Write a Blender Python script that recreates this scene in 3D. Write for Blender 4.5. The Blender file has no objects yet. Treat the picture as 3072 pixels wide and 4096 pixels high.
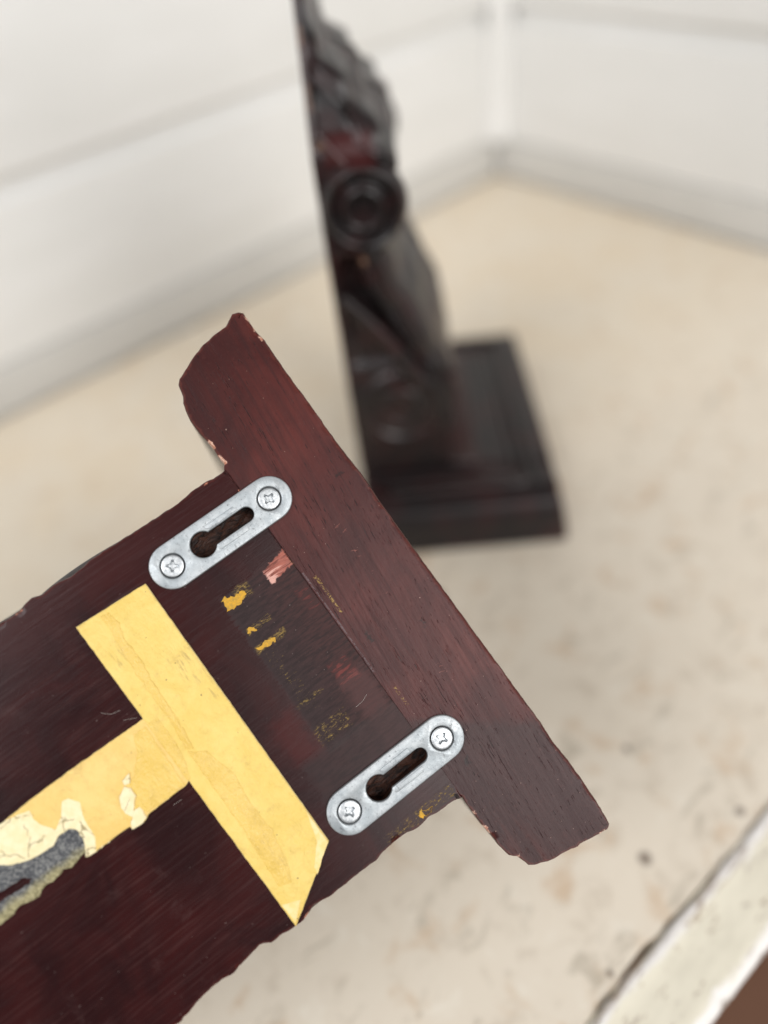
import bpy, bmesh, math, random
from mathutils import Vector, Matrix, noise as mnoise
from mathutils.geometry import tessellate_polygon

random.seed(7)
S = bpy.context.scene
COL = S.collection
MM = 0.001

# ------------------------------------------------------------------ camera
cam_d = bpy.data.cameras.new("camera")
cam = bpy.data.objects.new("camera", cam_d)
COL.objects.link(cam)
r = Vector((0.736032, -0.669683, -0.098897))
u = Vector((0.527315, 0.475578, 0.704106))
f = Vector((0.424495, 0.570394, -0.703175))
cam.matrix_world = Matrix(((r.x, u.x, -f.x, 0), (r.y, u.y, -f.y, 0), (r.z, u.z, -f.z, 0.284), (0, 0, 0, 1)))
cam_d.sensor_fit = 'VERTICAL'
cam_d.sensor_height = 36
cam_d.lens = 25.846
cam_d.clip_start = 0.005
cam_d.clip_end = 20
cam_d.dof.use_dof = True
cam_d.dof.focus_distance = 0.1815
cam_d.dof.aperture_fstop = 2.85
S.camera = cam

# ------------------------------------------------------------------ light
world = bpy.data.worlds.new("World")
S.world = world
world.use_nodes = True
world.node_tree.nodes["Background"].inputs[0].default_value = (1.0, 0.985, 0.96, 1)
world.node_tree.nodes["Background"].inputs[1].default_value = 0.18


def area(name, loc, target, sx, sy, power, col):
    d = bpy.data.lights.new(name, 'AREA')
    d.shape = 'RECTANGLE'
    d.size, d.size_y, d.energy, d.color = sx, sy, power, col
    o = bpy.data.objects.new(name, d)
    COL.objects.link(o)
    o.location = loc
    o.rotation_euler = (Vector(target) - Vector(loc)).to_track_quat('-Z', 'Y').to_euler()
    return o


area("window_light", (0.10, -1.45, 1.18), (0.25, 0.3, 0.05), 1.4, 1.25, 32, (1.0, 0.985, 0.965))
area("side_window_light", (-1.35, 0.0, 1.45), (0.25, 0.25, 0.05), 1.1, 1.1, 25, (0.985, 0.99, 1.0))
S.view_settings.view_transform = 'Standard'
S.view_settings.look = 'None'
S.view_settings.exposure = 0.03
S.view_settings.gamma = 1.0
S.cycles.max_bounces = 8
S.cycles.use_denoising = True


# ------------------------------------------------------------------ node helper
class NT:
    def __init__(self, name):
        self.m = bpy.data.materials.new(name)
        self.m.use_nodes = True
        self.t = self.m.node_tree
        self.b = self.t.nodes["Principled BSDF"]

    def n(self, kind, **kw):
        nd = self.t.nodes.new(kind)
        for k, v in kw.items():
            setattr(nd, k, v)
        return nd

    def put(self, sock, v):
        if isinstance(v, bpy.types.NodeSocket):
            self.t.links.new(v, sock)
        elif v is not None:
            if isinstance(v, tuple) and len(v) == 3 and sock.type == 'RGBA':
                v = (*v, 1)
            sock.default_value = v

    def math(self, op, a, b=None, c=None, clamp=False):
        nd = self.n('ShaderNodeMath', operation=op, use_clamp=clamp)
        self.put(nd.inputs[0], a)
        if b is not None:
            self.put(nd.inputs[1], b)
        if c is not None:
            self.put(nd.inputs[2], c)
        return nd.outputs[0]

    def mul(self, a, b): return self.math('MULTIPLY', a, b)
    def add(self, a, b): return self.math('ADD', a, b)
    def sub(self, a, b): return self.math('SUBTRACT', a, b)
    def mx(self, a, b): return self.math('MAXIMUM', a, b)

    def step(self, v, lo, hi):
        nd = self.n('ShaderNodeMapRange', interpolation_type='SMOOTHSTEP')
        self.put(nd.inputs[0], v)
        self.put(nd.inputs[1], lo)
        self.put(nd.inputs[2], hi)
        return nd.outputs[0]

    def mix(self, fac, a, b, blend='MIX'):
        nd = self.n('ShaderNodeMix', data_type='RGBA', blend_type=blend)
        self.put(nd.inputs[0], fac)
        self.put(nd.inputs[6], a)
        self.put(nd.inputs[7], b)
        return nd.outputs[2]

    def mixf(self, fac, a, b):
        nd = self.n('ShaderNodeMix', data_type='FLOAT')
        self.put(nd.inputs[0], fac)
        self.put(nd.inputs[2], a)
        self.put(nd.inputs[3], b)
        return nd.outputs[0]

    def co(self):
        """object coordinates in millimetres"""
        tc = self.n('ShaderNodeTexCoord')
        vm = self.n('ShaderNodeVectorMath', operation='SCALE')
        self.t.links.new(tc.outputs['Object'], vm.inputs[0])
        vm.inputs['Scale'].default_value = 1000.0
        return vm.outputs[0]

    def xyz(self, v):
        nd = self.n('ShaderNodeSeparateXYZ')
        self.put(nd.inputs[0], v)
        return nd.outputs

    def map(self, v, scale=(1, 1, 1), rot=(0, 0, 0), loc=(0, 0, 0)):
        nd = self.n('ShaderNodeMapping')
        self.put(nd.inputs[0], v)
        nd.inputs['Location'].default_value = loc
        nd.inputs['Rotation'].default_value = rot
        nd.inputs['Scale'].default_value = scale
        return nd.outputs[0]

    def noise(self, v, scale=1.0, detail=3.0, rough=0.55, dist=0.0):
        nd = self.n('ShaderNodeTexNoise')
        self.put(nd.inputs['Vector'], v)
        nd.inputs['Scale'].default_value = scale
        nd.inputs['Detail'].default_value = detail
        nd.inputs['Roughness'].default_value = rough
        nd.inputs['Distortion'].default_value = dist
        return nd.outputs[0]

    def voro(self, v, scale=1.0, feature='F1', rand=1.0):
        nd = self.n('ShaderNodeTexVoronoi', feature=feature)
        self.put(nd.inputs['Vector'], v)
        nd.inputs['Scale'].default_value = scale
        nd.inputs['Randomness'].default_value = rand
        return nd.outputs[0]

    def attr(self, name):
        return self.n('ShaderNodeAttribute', attribute_name=name).outputs['Fac']

    def bump(self, h, strength=0.5, dist=0.0003, normal=None):
        nd = self.n('ShaderNodeBump')
        nd.inputs['Strength'].default_value = strength
        nd.inputs['Distance'].default_value = dist
        self.put(nd.inputs['Height'], h)
        if normal is not None:
            self.put(nd.inputs['Normal'], normal)
        return nd.outputs[0]

    def out(self, color=None, rough=None, metal=None, normal=None, spec=None, coat=None, coat_rough=None, sss=None):
        b = self.b.inputs
        if color is not None: self.put(b['Base Color'], color)
        if rough is not None: self.put(b['Roughness'], rough)
        if metal is not None: self.put(b['Metallic'], metal)
        if normal is not None: self.put(b['Normal'], normal)
        if spec is not None: self.put(b['Specular IOR Level'], spec)
        if coat is not None: self.put(b['Coat Weight'], coat)
        if coat_rough is not None: self.put(b['Coat Roughness'], coat_rough)
        return self.m


# ------------------------------------------------------------------ materials
def box_mask(k, U, V, cu, cv, hu, hv, nz, amp=0.6, soft=0.35):
    du = k.sub(k.math('ABSOLUTE', k.sub(U, cu)), hu)
    dv = k.sub(k.math('ABSOLUTE', k.sub(V, cv)), hv)
    d = k.add(k.mx(du, dv), k.mul(k.sub(nz, 0.5), amp * 2))
    return k.step(d, soft, -soft)


def union(k, items):
    m_ = items[0]
    for i in items[1:]:
        m_ = k.mx(m_, i)
    return m_


def mat_shelf_back():
    """worn mahogany finish with open pores running along the shelf"""
    k = NT("worn_mahogany_shelf")
    p = k.co()
    x, y, z = k.xyz(p)[:3]
    U = k.sub(17.6, x)
    V = k.sub(z, 1.0)
    g = k.map(p, rot=(0, math.radians(-5.5), 0))
    broad = k.noise(p, 0.035, 4, 0.6, 0.8)
    streak = k.noise(k.map(g, (0.035, 0.3, 0.75)), 1.0, 5, 0.65, 0.3)
    col = k.mix(k.step(broad, 0.35, 0.68), (0.050, 0.0092, 0.0085), (0.086, 0.0180, 0.0150))
    col = k.mix(k.mul(k.step(streak, 0.40, 0.70), 0.6), col, (0.028, 0.0062, 0.0064))
    nz = k.noise(p, 0.25, 3)
    mot = k.noise(p, 0.9, 3, 0.7)
    # the upper tip is darker, the end past the right plate nearly black-brown, each with an edge of its own
    tip = k.step(k.add(k.add(U, k.mul(V, -0.5)), k.mul(k.sub(broad, 0.5), 40)), -38, -62)
    col = k.mix(k.mul(tip, 0.5), col, (0.028, 0.0075, 0.0075))
    dark = k.step(k.add(k.add(U, k.mul(V, 0.78)), k.mul(k.sub(nz, 0.5), 5.0)), 63.0, 67.5)
    col = k.mix(k.mul(dark, 0.75), col, (0.023, 0.0085, 0.0090))
    # open pores: long thin dashes gathered in bands
    po = k.noise(k.map(g, (0.16, 1.0, 2.3)), 1.0, 2.5, 0.6, 0.15)
    po2 = k.noise(k.map(g, (0.33, 1.0, 2.9), loc=(31, 0, 7)), 1.0, 2, 0.5, 0.1)
    zone = k.noise(k.map(g, (0.022, 1, 0.13)), 1.0, 3)
    pores = k.mx(k.mul(k.step(po, 0.600, 0.645), k.step(zone, 0.50, 0.60)), k.mul(k.step(po2, 0.665, 0.71), 0.9))
    col = k.mix(k.mul(pores, 0.85), col, (0.0055, 0.0020, 0.0020))
    col = k.mix(k.mul(k.step(mot, 0.52, 0.75), 0.25), col, (0.10, 0.032, 0.027))
    drift = k.noise(k.map(g, (0.02, 1, 0.09), loc=(5, 0, 9)), 1.0, 3, 0.6, 0.6)
    col = k.mix(k.mul(k.step(drift, 0.45, 0.68), 0.55), col, (0.032, 0.0085, 0.0088))
    col = k.mix(k.mul(k.step(drift, 0.46, 0.30), 0.4), col, (0.115, 0.026, 0.020))
    sp = k.noise(k.map(p, (1.5, 1, 1.5), loc=(9, 0, 3)), 1.0, 0)
    col = k.mix(k.mul(k.step(sp, 0.845, 0.87), 0.5), col, (0.35, 0.22, 0.18))
    scr_n = k.noise(k.map(p, (1.5, 1, 0.4), rot=(0, math.radians(30), 0)), 1.0, 4, 0.7, 0.8)
    scr = union(k, [box_mask(k, U, V, *q, nz, 1.6, 0.7) for q in ((4.1, 11.5, 1.2, 1.0), (-2.4, 11.2, 1.4, 1.1), (8.2, 11.3, 1.3, 1.2), (17.1, 11.6, 0.8, 0.8),
                                                                 (40.0, 11.9, 1.6, 1.3))])
    col = k.mix(k.mul(k.mul(scr, k.step(scr_n, 0.57, 0.66)), 0.5), col, (0.40, 0.14, 0.11))
    mid = k.noise(p, 1.0, 3)
    gou = union(k, [box_mask(k, U, V, *q, mid, 1.2, 0.4) for q in ((22.9, 21.3, 1.3, 0.4), (28.2, 8.4, 1.0, 0.3), (-14.4, 3.6, 0.25, 0.9), (62.0, 19.6, 1.0, 0.6))])
    col = k.mix(k.mul(gou, 0.8), col, (0.010, 0.004, 0.004))
    # crumbs of yellow glue and grey dust along the joint
    fine = k.noise(p, 1.5, 3, 0.8)
    ln = k.mx(box_mask(k, U, V, 8.5, 23.3, 5.4, 0.30, nz, 0.5, 0.3), box_mask(k, U, V, 39.3, 23.4, 2.6, 0.22, nz, 0.4, 0.3))
    col = k.mix(k.mul(ln, k.step(fine, 0.48, 0.58)), col, (0.30, 0.19, 0.05))
    dust = k.mul(box_mask(k, U, V, 15.5, 25.3, 15.0, 0.16, nz, 0.25, 0.2), k.step(fine, 0.40, 0.55))
    col = k.mix(k.mul(dust, 0.4), col, (0.20, 0.18, 0.19))
    rim = k.attr("rim")
    rn = k.noise(p, 0.6, 4, 0.7)
    col = k.mix(k.mul(k.step(k.add(rim, k.mul(k.sub(rn, 0.5), 1.6)), 0.6, 1.0), 0.6), col, (0.105, 0.026, 0.020))
    col = k.mix(k.mul(k.step(k.add(rim, k.mul(k.sub(mot, 0.5), 2.2)), 1.15, 1.4), 0.8), col, (0.012, 0.006, 0.006))
    chips = union(k, [box_mask(k, U, V, *q, rn, 1.5, 0.2) for q in ((-38.4, 25.3, 1.2, 0.5), (-34.0, 25.2, 1.5, 0.45), (-58.6, -0.7, 2.3, 0.25), (-53.6, -0.5, 0.5, 0.25),
                                                                   (73.0, 25.6, 0.4, 0.3), (78.2, 25.6, 1.2, 0.3), (88.2, 23.4, 0.4, 0.4), (97.5, 2.6, 0.3, 0.7))])
    col = k.mix(chips, col, k.mix(k.step(mot, 0.4, 0.6), (0.40, 0.17, 0.11), (0.60, 0.38, 0.29)))
    rough = k.add(k.mixf(dark, 0.36, 0.34), k.mul(k.sub(streak, 0.5), 0.25))
    h = k.sub(k.mul(k.noise(k.map(g, (0.25, 1, 1.3)), 1.0, 4, 0.65), 0.6), pores)
    return k.out(col, k.mx(rough, 0.22), 0, k.bump(h, 0.45, 0.00024), 0.22)


def mat_stem_back():
    """dark lacquered stem with the marks of peeled-off tape"""
    k = NT("dark_lacquered_stem")
    p = k.co()
    x, y, z = k.xyz(p)[:3]
    U = k.sub(17.6, x)
    V = k.sub(z, 1.0)
    broad = k.noise(p, 0.045, 4, 0.6, 0.8)
    brush = k.noise(k.map(p, (1.2, 0.6, 0.06), rot=(0, math.radians(4), 0)), 1.0, 5, 0.72, 0.3)
    col = k.mix(k.step(broad, 0.30, 0.75), (0.0145, 0.0030, 0.0036), (0.033, 0.0046, 0.0046))
    col = k.mix(k.mul(k.step(brush, 0.44, 0.74), 0.4), col, (0.022, 0.0055, 0.0060))
    nz = k.noise(p, 0.45, 4, 0.6)
    nz2 = k.noise(k.map(p, (1.3, 1, 0.22)), 1.0, 4, 0.65)
    fine = k.noise(p, 1.5, 3, 0.8)
    back = k.step(y, 1.6, 0.9)
    up = k.step(k.add(U, k.mul(k.sub(nz, 0.5), 8)), -18, -28)
    col = k.mix(k.mul(up, 0.55), col, (0.040, 0.0075, 0.0070))
    # old tape ghost: a matt darker-grey rectangle, streaked
    ghost = box_mask(k, U, V, 16.8, 34.4, 23.0, 10.9, nz2, 2.0, 0.6)
    cut = box_mask(k, U, V, -8.9, 42.5, 3.0, 7.5, nz, 1.2, 0.4)
    ghost = k.mul(k.mul(ghost, k.math('SUBTRACT', 1.0, cut)), back)
    gcol = k.mix(k.step(V, 44, 28), (0.026, 0.0135, 0.0140), (0.044, 0.0150, 0.0140))
    gcol = k.mix(k.mul(k.step(nz2, 0.38, 0.64), 0.85), gcol, (0.0125, 0.0050, 0.0056))
    gcol = k.mix(k.mul(k.step(fine, 0.58, 0.70), 0.45), gcol, (0.075, 0.050, 0.046))
    col = k.mix(k.mul(ghost, 0.9), col, gcol)
    redp = box_mask(k, U, V, 31.5, 50.0, 6.0, 3.4, nz, 2.4, 2.0)
    col = k.mix(k.mul(redp, 0.7), col, (0.050, 0.0048, 0.0045))
    joint_red = box_mask(k, U, V, 38.0, 30.0, 11.0, 3.6, nz, 3.0, 1.5)
    col = k.mix(k.mul(joint_red, 0.6), col, (0.056, 0.0135, 0.0125))
    low = box_mask(k, U, V, 47.5, 38.5, 9.0, 13.5, nz, 3.0, 1.6)
    col = k.mix(k.mul(low, 0.6), col, k.mix(k.step(nz2, 0.4, 0.62), (0.028, 0.0130, 0.0130), (0.012, 0.0052, 0.0056)))
    # bare copper-coloured patch where the lacquer tore off, its edge skewed
    brn = k.noise(k.map(p, (0.9, 1, 0.13), rot=(0, math.radians(-8), 0)), 1.0, 4, 0.65, 0.6)
    ragged = k.noise(p, 0.7, 4)
    skew = k.sub(U, k.mul(k.sub(V, 29.5), 0.18))
    bare = k.mul(box_mask(k, skew, V, -4.3, 29.4, 2.0, 3.6, ragged, 1.3, 0.25), back)
    bare2 = k.mul(box_mask(k, U, V, 25.8, 31.0, 3.0, 2.4, nz, 1.5, 1.0), k.step(nz2, 0.45, 0.6))
    bare3 = k.mul(box_mask(k, U, V, 6.5, 27.8, 3.4, 1.5, nz, 1.4, 1.0), k.step(nz2, 0.48, 0.62))
    bcol = k.mix(k.step(brn, 0.34, 0.60), (0.10, 0.022, 0.016), (0.36, 0.110, 0.078))
    bcol = k.mix(k.mul(k.step(k.add(brn, k.mul(k.sub(V, 29.4), 0.035)), 0.56, 0.66), 0.85), bcol, (0.66, 0.37, 0.31))
    col = k.mix(k.mul(bare, 0.95), col, bcol)
    col = k.mix(k.mul(k.mx(k.mul(bare2, 0.75), k.mul(bare3, 0.5)), back), col, (0.16, 0.032, 0.027))
    # crusty yellow glue crumbs
    fine2 = k.noise(k.map(p, (2.0, 1, 0.65)), 1.0, 5, 0.85)
    glue = union(k, [k.mul(box_mask(k, U, V, cu, cv, hu, hv, nz, 0.9, 0.35), k.step(fine2, t, t + 0.07)) for cu, cv, hu, hv, t in
                     ((-4.5, 39.8, 1.7, 2.2, 0.49), (4.3, 41.0, 0.8, 3.4, 0.50), (9.2, 41.0, 0.8, 4.2, 0.47), (35.0, 41.2, 2.3, 4.6, 0.53), (26.2, 41.5, 0.4, 3.8, 0.51),
                      (65.0, 36.5, 1.4, 10.0, 0.53), (-2.6, 24.9, 1.6, 1.1, 0.52), (20.0, 42.5, 9.0, 1.8, 0.575))])
    glue = k.mul(glue, back)
    col = k.mix(k.mul(glue, 0.8), col, k.mix(k.step(fine, 0.42, 0.62), (0.15, 0.10, 0.035), (0.40, 0.27, 0.075)))
    sp = k.noise(k.map(p, (1.7, 1, 1.3), loc=(3, 0, 8)), 1.0, 0)
    col = k.mix(k.mul(k.step(sp, 0.835, 0.86), 0.4), col, (0.22, 0.17, 0.16))
    sc2 = k.noise(k.map(p, (1.6, 1, 0.05), rot=(0, math.radians(-58), 0)), 1.0, 3)
    sc3 = k.noise(k.map(p, (1.6, 1, 0.05), rot=(0, math.radians(14), 0)), 1.0, 3)
    sz = k.mul(k.step(broad, 0.40, 0.56), k.step(V, 62, 84))
    scr = k.mx(k.mul(k.step(sc2, 0.50, 0.66), sz), k.mul(k.step(sc3, 0.58, 0.70), k.step(V, 48, 70)))
    col = k.mix(k.mul(scr, 0.3), col, (0.070, 0.032, 0.030))
    scuff = k.mul(k.step(k.noise(p, 0.07, 5, 0.7, 0.6), 0.56, 0.68), k.step(V, 70, 95))
    col = k.mix(k.mul(scuff, 0.16), col, (0.085, 0.050, 0.048))
    rim = k.attr("rim")
    rn = k.noise(p, 0.5, 4, 0.7)
    col = k.mix(k.mul(k.step(k.add(rim, k.mul(k.sub(rn, 0.5), 1.6)), 0.6, 1.0), 0.45), col, (0.085, 0.014, 0.011))
    chips = union(k, [box_mask(k, U, V, *q, rn, 1.4, 0.2) for q in ((67.0, 71.6, 0.3, 0.7), (-31.2, 31.0, 0.2, 1.2), (-25.0, 26.0, 0.4, 0.3), (-31.3, 84.0, 0.4, 0.7))])
    col = k.mix(chips, col, (0.42, 0.17, 0.11))
    rough = k.add(0.26, k.mul(k.sub(brush, 0.5), 0.3))
    rough = k.mixf(ghost, rough, 0.55)
    rough = k.mixf(k.mx(low, joint_red), rough, 0.42)
    rough = k.mixf(glue, rough, 0.85)
    rough = k.mixf(bare, rough, 0.22)
    h = k.add(k.mul(brush, 0.35), k.mul(nz2, 0.35))
    return k.out(col, k.mx(rough, 0.16), 0, k.bump(h, 0.32, 0.00022), 0.23)


def mat_carved():
    """near-black brown varnish of the carved sides, worn lighter on ridges"""
    k = NT("dark_carved_varnish")
    p = k.co()
    n1 = k.noise(p, 0.06, 4, 0.6, 0.5)
    n2 = k.noise(p, 0.7, 4, 0.6)
    col = k.mix(k.step(n1, 0.42, 0.66), (0.0115, 0.0085, 0.0088), (0.026, 0.0095, 0.0095))
    rim = k.attr("rim")
    col = k.mix(k.mul(k.step(k.add(rim, k.mul(k.sub(n2, 0.5), 1.2)), 0.6, 1.0), 0.5), col, (0.075, 0.030, 0.024))
    x, y, z = k.xyz(p)[:3]
    worn = union(k, [box_mask(k, y, z, *q, n2, 2.6, 1.0) for q in ((1.2, 222, 0.4, 2.5), (1.6, 204, 0.3, 3.5), (15.0, 147, 1.2, 1.2), (4, 190, 1.5, 1.0))])
    col = k.mix(k.mul(worn, 0.7), col, (0.24, 0.13, 0.08))
    red = box_mask(k, y, z, 14, 188, 9, 5.0, n1, 3.0, 2.0)
    col = k.mix(k.mul(red, 0.8), col, (0.055, 0.0085, 0.0085))
    return k.out(col, k.add(0.20, k.mul(n2, 0.25)), 0, k.bump(n2, 0.3, 0.0003), 0.45)


def mat_zinc():
    k = NT("zinc_plated_steel")
    p = k.co()
    a = k.noise(p, 0.22, 4, 0.6, 0.4)
    b = k.noise(p, 1.1, 4, 0.75)
    c = k.noise(k.map(p, (0.7, 1, 1.1), rot=(0, 0.6, 0)), 1.0, 5, 0.8, 0.5)
    col = k.mix(k.step(a, 0.3, 0.7), (0.34, 0.372, 0.392), (0.46, 0.485, 0.50))
    col = k.mix(k.mul(k.step(b, 0.52, 0.68), 0.5), col, (0.27, 0.29, 0.31))
    col = k.mix(k.mul(k.step(c, 0.585, 0.63), 0.65), col, (0.10, 0.10, 0.105))
    col = k.mix(k.mul(k.step(b, 0.40, 0.30), 0.5), col, (0.62, 0.64, 0.65))
    rim = k.attr("rim")
    col = k.mix(k.mul(k.step(rim, 0.8, 1.0), 0.4), col, (0.66, 0.68, 0.69))
    return k.out(col, k.add(0.50, k.mul(k.sub(b, 0.5), 0.5)), 0.7, k.bump(k.add(b, c), 0.35, 0.00015), 0.5)


def mat_screw():
    k = NT("bright_screw_zinc")
    p = k.co()
    b = k.noise(p, 1.6, 3, 0.7)
    col = k.mix(k.step(b, 0.4, 0.65), (0.60, 0.62, 0.635), (0.40, 0.42, 0.44))
    return k.out(col, k.add(0.33, k.mul(b, 0.2)), 0.8, k.bump(b, 0.3, 0.0001))


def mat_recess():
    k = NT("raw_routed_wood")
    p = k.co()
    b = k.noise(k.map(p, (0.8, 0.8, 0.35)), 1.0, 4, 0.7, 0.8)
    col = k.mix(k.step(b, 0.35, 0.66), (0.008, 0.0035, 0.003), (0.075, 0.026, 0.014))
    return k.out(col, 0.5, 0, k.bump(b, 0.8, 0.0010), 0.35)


def mat_tape(name, c1, c2, speck=0.5, grain=0.0, rough=0.5):
    k = NT(name)
    p = k.co()
    x, y, z = k.xyz(p)[:3]
    U = k.sub(17.6, x)
    V = k.sub(z, 1.0)
    a = k.noise(p, 0.09, 4, 0.6, 0.4)
    b = k.noise(p, 0.4, 5, 0.7)
    c = k.noise(p, 1.3, 3, 0.75)
    col = k.mix(k.step(a, 0.33, 0.7), c1, c2)
    col = k.mix(k.mul(k.step(b, 0.50, 0.72), 0.35), col, tuple(v * 0.74 for v in c1))
    if speck:
        s1 = k.noise(k.map(p, (1.0, 1, 1.0), loc=(4, 0, 2)), 1.0, 1, 0.6)
        col = k.mix(k.mul(k.step(s1, 0.76, 0.80), speck), col, (0.11, 0.07, 0.035))
        s3 = k.noise(k.map(p, (0.28, 1, 1.6), rot=(0, math.radians(-35), 0)), 1.0, 4, 0.7)
        rub = union(k, [box_mask(k, U, V, *q, b, 2.0, 1.5) for q in ((2.0, 60.2, 3.2, 2.6), (8.5, 58.8, 4.0, 1.3), (-9.0, 71.4, 2.2, 1.5), (47.0, 69.8, 1.6, 1.4), (52.5, 69.2, 1.3, 1.0))])
        col = k.mix(k.mul(k.mul(rub, k.step(s3, 0.48, 0.68)), 0.5), col, (0.22, 0.14, 0.05))
        s2 = k.noise(k.map(p, (0.13, 1, 0.13), loc=(41, 0, 17)), 1.0, 5, 0.75)
        col = k.mix(k.mul(k.step(s2, 0.56, 0.74), 0.4), col, (0.42, 0.27, 0.09))
    if grain:
        col = k.mix(k.mul(k.step(c, 0.55, 0.7), grain), col, (0.92, 0.70, 0.30))
    wr = k.noise(k.map(p, (0.22, 1, 0.40), rot=(0, math.radians(8), 0)), 1.0, 4, 0.6, 1.6)
    col = k.mix(k.mul(k.step(wr, 0.58, 0.72), 0.10), col, (0.50, 0.31, 0.06))
    h = k.add(k.mul(wr, 1.3), k.add(k.mul(b, 0.7), k.mul(c, 0.3 + grain)))
    return k.out(col, k.add(rough, k.mul(k.sub(b, 0.5), 0.3)), 0, k.bump(h, 0.7, 0.00045), 0.4)


def mat_foam():
    k = NT("grey_adhesive_foam")
    p = k.co()
    x, y, z = k.xyz(p)[:3]
    U = k.sub(17.6, x)
    c = k.noise(p, 1.5, 4, 0.8)
    d = k.noise(p, 0.3, 3)
    col = k.mix(k.step(c, 0.42, 0.66), (0.075, 0.078, 0.088), (0.30, 0.30, 0.29))
    edge = k.step(k.add(U, k.mul(k.sub(d, 0.5), 3)), 21.0, 23.6)
    col = k.mix(k.mul(edge, 0.85), col, k.mix(k.step(c, 0.4, 0.6), (0.27, 0.24, 0.12), (0.52, 0.46, 0.25)))
    return k.out(col, 0.85, 0, k.bump(c, 0.9, 0.0006), 0.2)


def mat_flat(name, c1, c2, rough=0.6, scale=0.5):
    k = NT(name)
    p = k.co()
    a = k.noise(p, scale, 4, 0.65)
    return k.out(k.mix(k.step(a, 0.35, 0.65), c1, c2), rough, 0, k.bump(a, 0.4, 0.0003), 0.35)


def mat_paper():
    k = NT("torn_paper_backing")
    p = k.co()
    a = k.noise(p, 0.6, 4, 0.65)
    w = k.noise(p, 0.35, 3, 0.6)
    vm = k.n('ShaderNodeVectorMath', operation='ADD')
    k.put(vm.inputs[0], p)
    sc = k.n('ShaderNodeVectorMath', operation='SCALE')
    nn = k.n('ShaderNodeTexNoise')
    k.put(nn.inputs['Vector'], p)
    nn.inputs['Scale'].default_value = 0.4
    k.t.links.new(nn.outputs[1], sc.inputs[0])
    sc.inputs['Scale'].default_value = 3.5
    k.t.links.new(sc.outputs[0], vm.inputs[1])
    ed = k.voro(vm.outputs[0], 0.13, 'DISTANCE_TO_EDGE')
    crack = k.mul(k.step(ed, 0.022, 0.006), k.step(w, 0.42, 0.52))
    col = k.mix(k.step(a, 0.35, 0.65), (0.76, 0.655, 0.385), (0.80, 0.715, 0.47))
    col = k.mix(k.mul(crack, 0.7), col, (0.20, 0.14, 0.06))
    return k.out(col, 0.8, 0, k.bump(k.sub(a, k.mul(crack, 2.0)), 0.5, 0.0003), 0.3)


def mat_wall():
    k = NT("white_painted_boards")
    p = k.co()
    a = k.noise(k.map(p, (0.008, 0.008, 0.03)), 1.0, 3)
    col = k.mix(k.step(a, 0.35, 0.7), (0.755, 0.750, 0.732), (0.79, 0.785, 0.772))
    return k.out(col, 0.5, 0, None, 0.35)


def mat_table():
    k = NT("aged_cream_paint")
    p = k.co()
    x, y, z = k.xyz(p)[:3]
    b = k.noise(p, 0.02, 4, 0.62, 0.8)
    c = k.noise(p, 0.075, 4, 0.66, 0.5)
    d = k.noise(k.map(p, (0.05, 0.11, 1), rot=(0, 0, 0.7), loc=(40, 90, 0)), 1.0, 4, 0.65, 0.9)
    e = k.noise(k.map(p, loc=(210, 70, 0)), 0.055, 4, 0.6, 0.5)
    col = k.mix(k.step(b, 0.36, 0.64), (0.685, 0.590, 0.460), (0.69, 0.615, 0.505))
    # the handled front part of the top has lost its yellowed varnish
    fr = k.step(k.add(y, k.mul(k.sub(b, 0.5), 180)), 270, 100)
    col = k.mix(k.mul(fr, 0.9), col, (0.665, 0.595, 0.500))
    col = k.mix(k.mul(k.step(c, 0.52, 0.70), k.mixf(fr, 0.12, 0.5)), col, (0.47, 0.395, 0.31))
    col = k.mix(k.mul(k.step(e, 0.54, 0.70), k.mixf(fr, 0.28, 0.6)), col, (0.50, 0.345, 0.215))
    col = k.mix(k.mul(k.step(d, 0.56, 0.70), k.mixf(fr, 0.05, 0.55)), col, (0.37, 0.32, 0.25))
    col = k.mix(k.mul(k.step(c, 0.42, 0.30), 0.5), col, (0.74, 0.69, 0.60))
    spots = None
    for sx, sy, rr in ((77.2, 15.9, 1.9), (155, 14.6, 1.9), (116, 29, 3.4), (147, 58, 2.4), (150, 168, 5.0)):
        dx = k.sub(x, sx)
        dy = k.sub(y, sy)
        dist = k.math('SQRT', k.add(k.mul(dx, dx), k.mul(dy, dy)))
        m_ = k.step(k.add(dist, k.mul(k.sub(c, 0.5), 5.0)), rr, rr * 0.3)
        spots = m_ if spots is None else k.mx(spots, m_)
    col = k.mix(k.mul(spots, 0.75), col, (0.10, 0.065, 0.05))
    return k.out(col, k.add(0.42, k.mul(c, 0.2)), 0, None, 0.35)


def mat_strip():
    k = NT("worn_white_edge_paint")
    p = k.co()
    rim = k.attr("rim")
    b = k.noise(k.map(p, (0.06, 0.2, 0.2)), 1.0, 4, 0.65, 0.5)
    c = k.noise(k.map(p, (0.09, 0.3, 0.3), loc=(7, 3, 1)), 1.0, 4, 0.7)
    col = k.mix(k.step(b, 0.38, 0.68), (0.70, 0.655, 0.54), (0.63, 0.585, 0.48))
    col = k.mix(k.step(k.add(rim, k.mul(k.sub(b, 0.5), 1.6)), 0.45, 0.85), col, (0.80, 0.77, 0.74))
    c2 = k.noise(k.map(p, (0.05, 0.35, 0.35), loc=(31, 3, 1)), 1.0, 5, 0.75)
    chip = k.mx(k.mul(k.step(c, 0.605, 0.65), 0.7), k.mul(k.mul(k.step(c2, 0.52, 0.58), k.step(rim, 0.5, 0.8)), 0.8))
    col = k.mix(chip, col, k.mix(k.step(b, 0.4, 0.6), (0.30, 0.215, 0.145), (0.40, 0.35, 0.31)))
    return k.out(col, 0.5, 0, None, 0.4)


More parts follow.
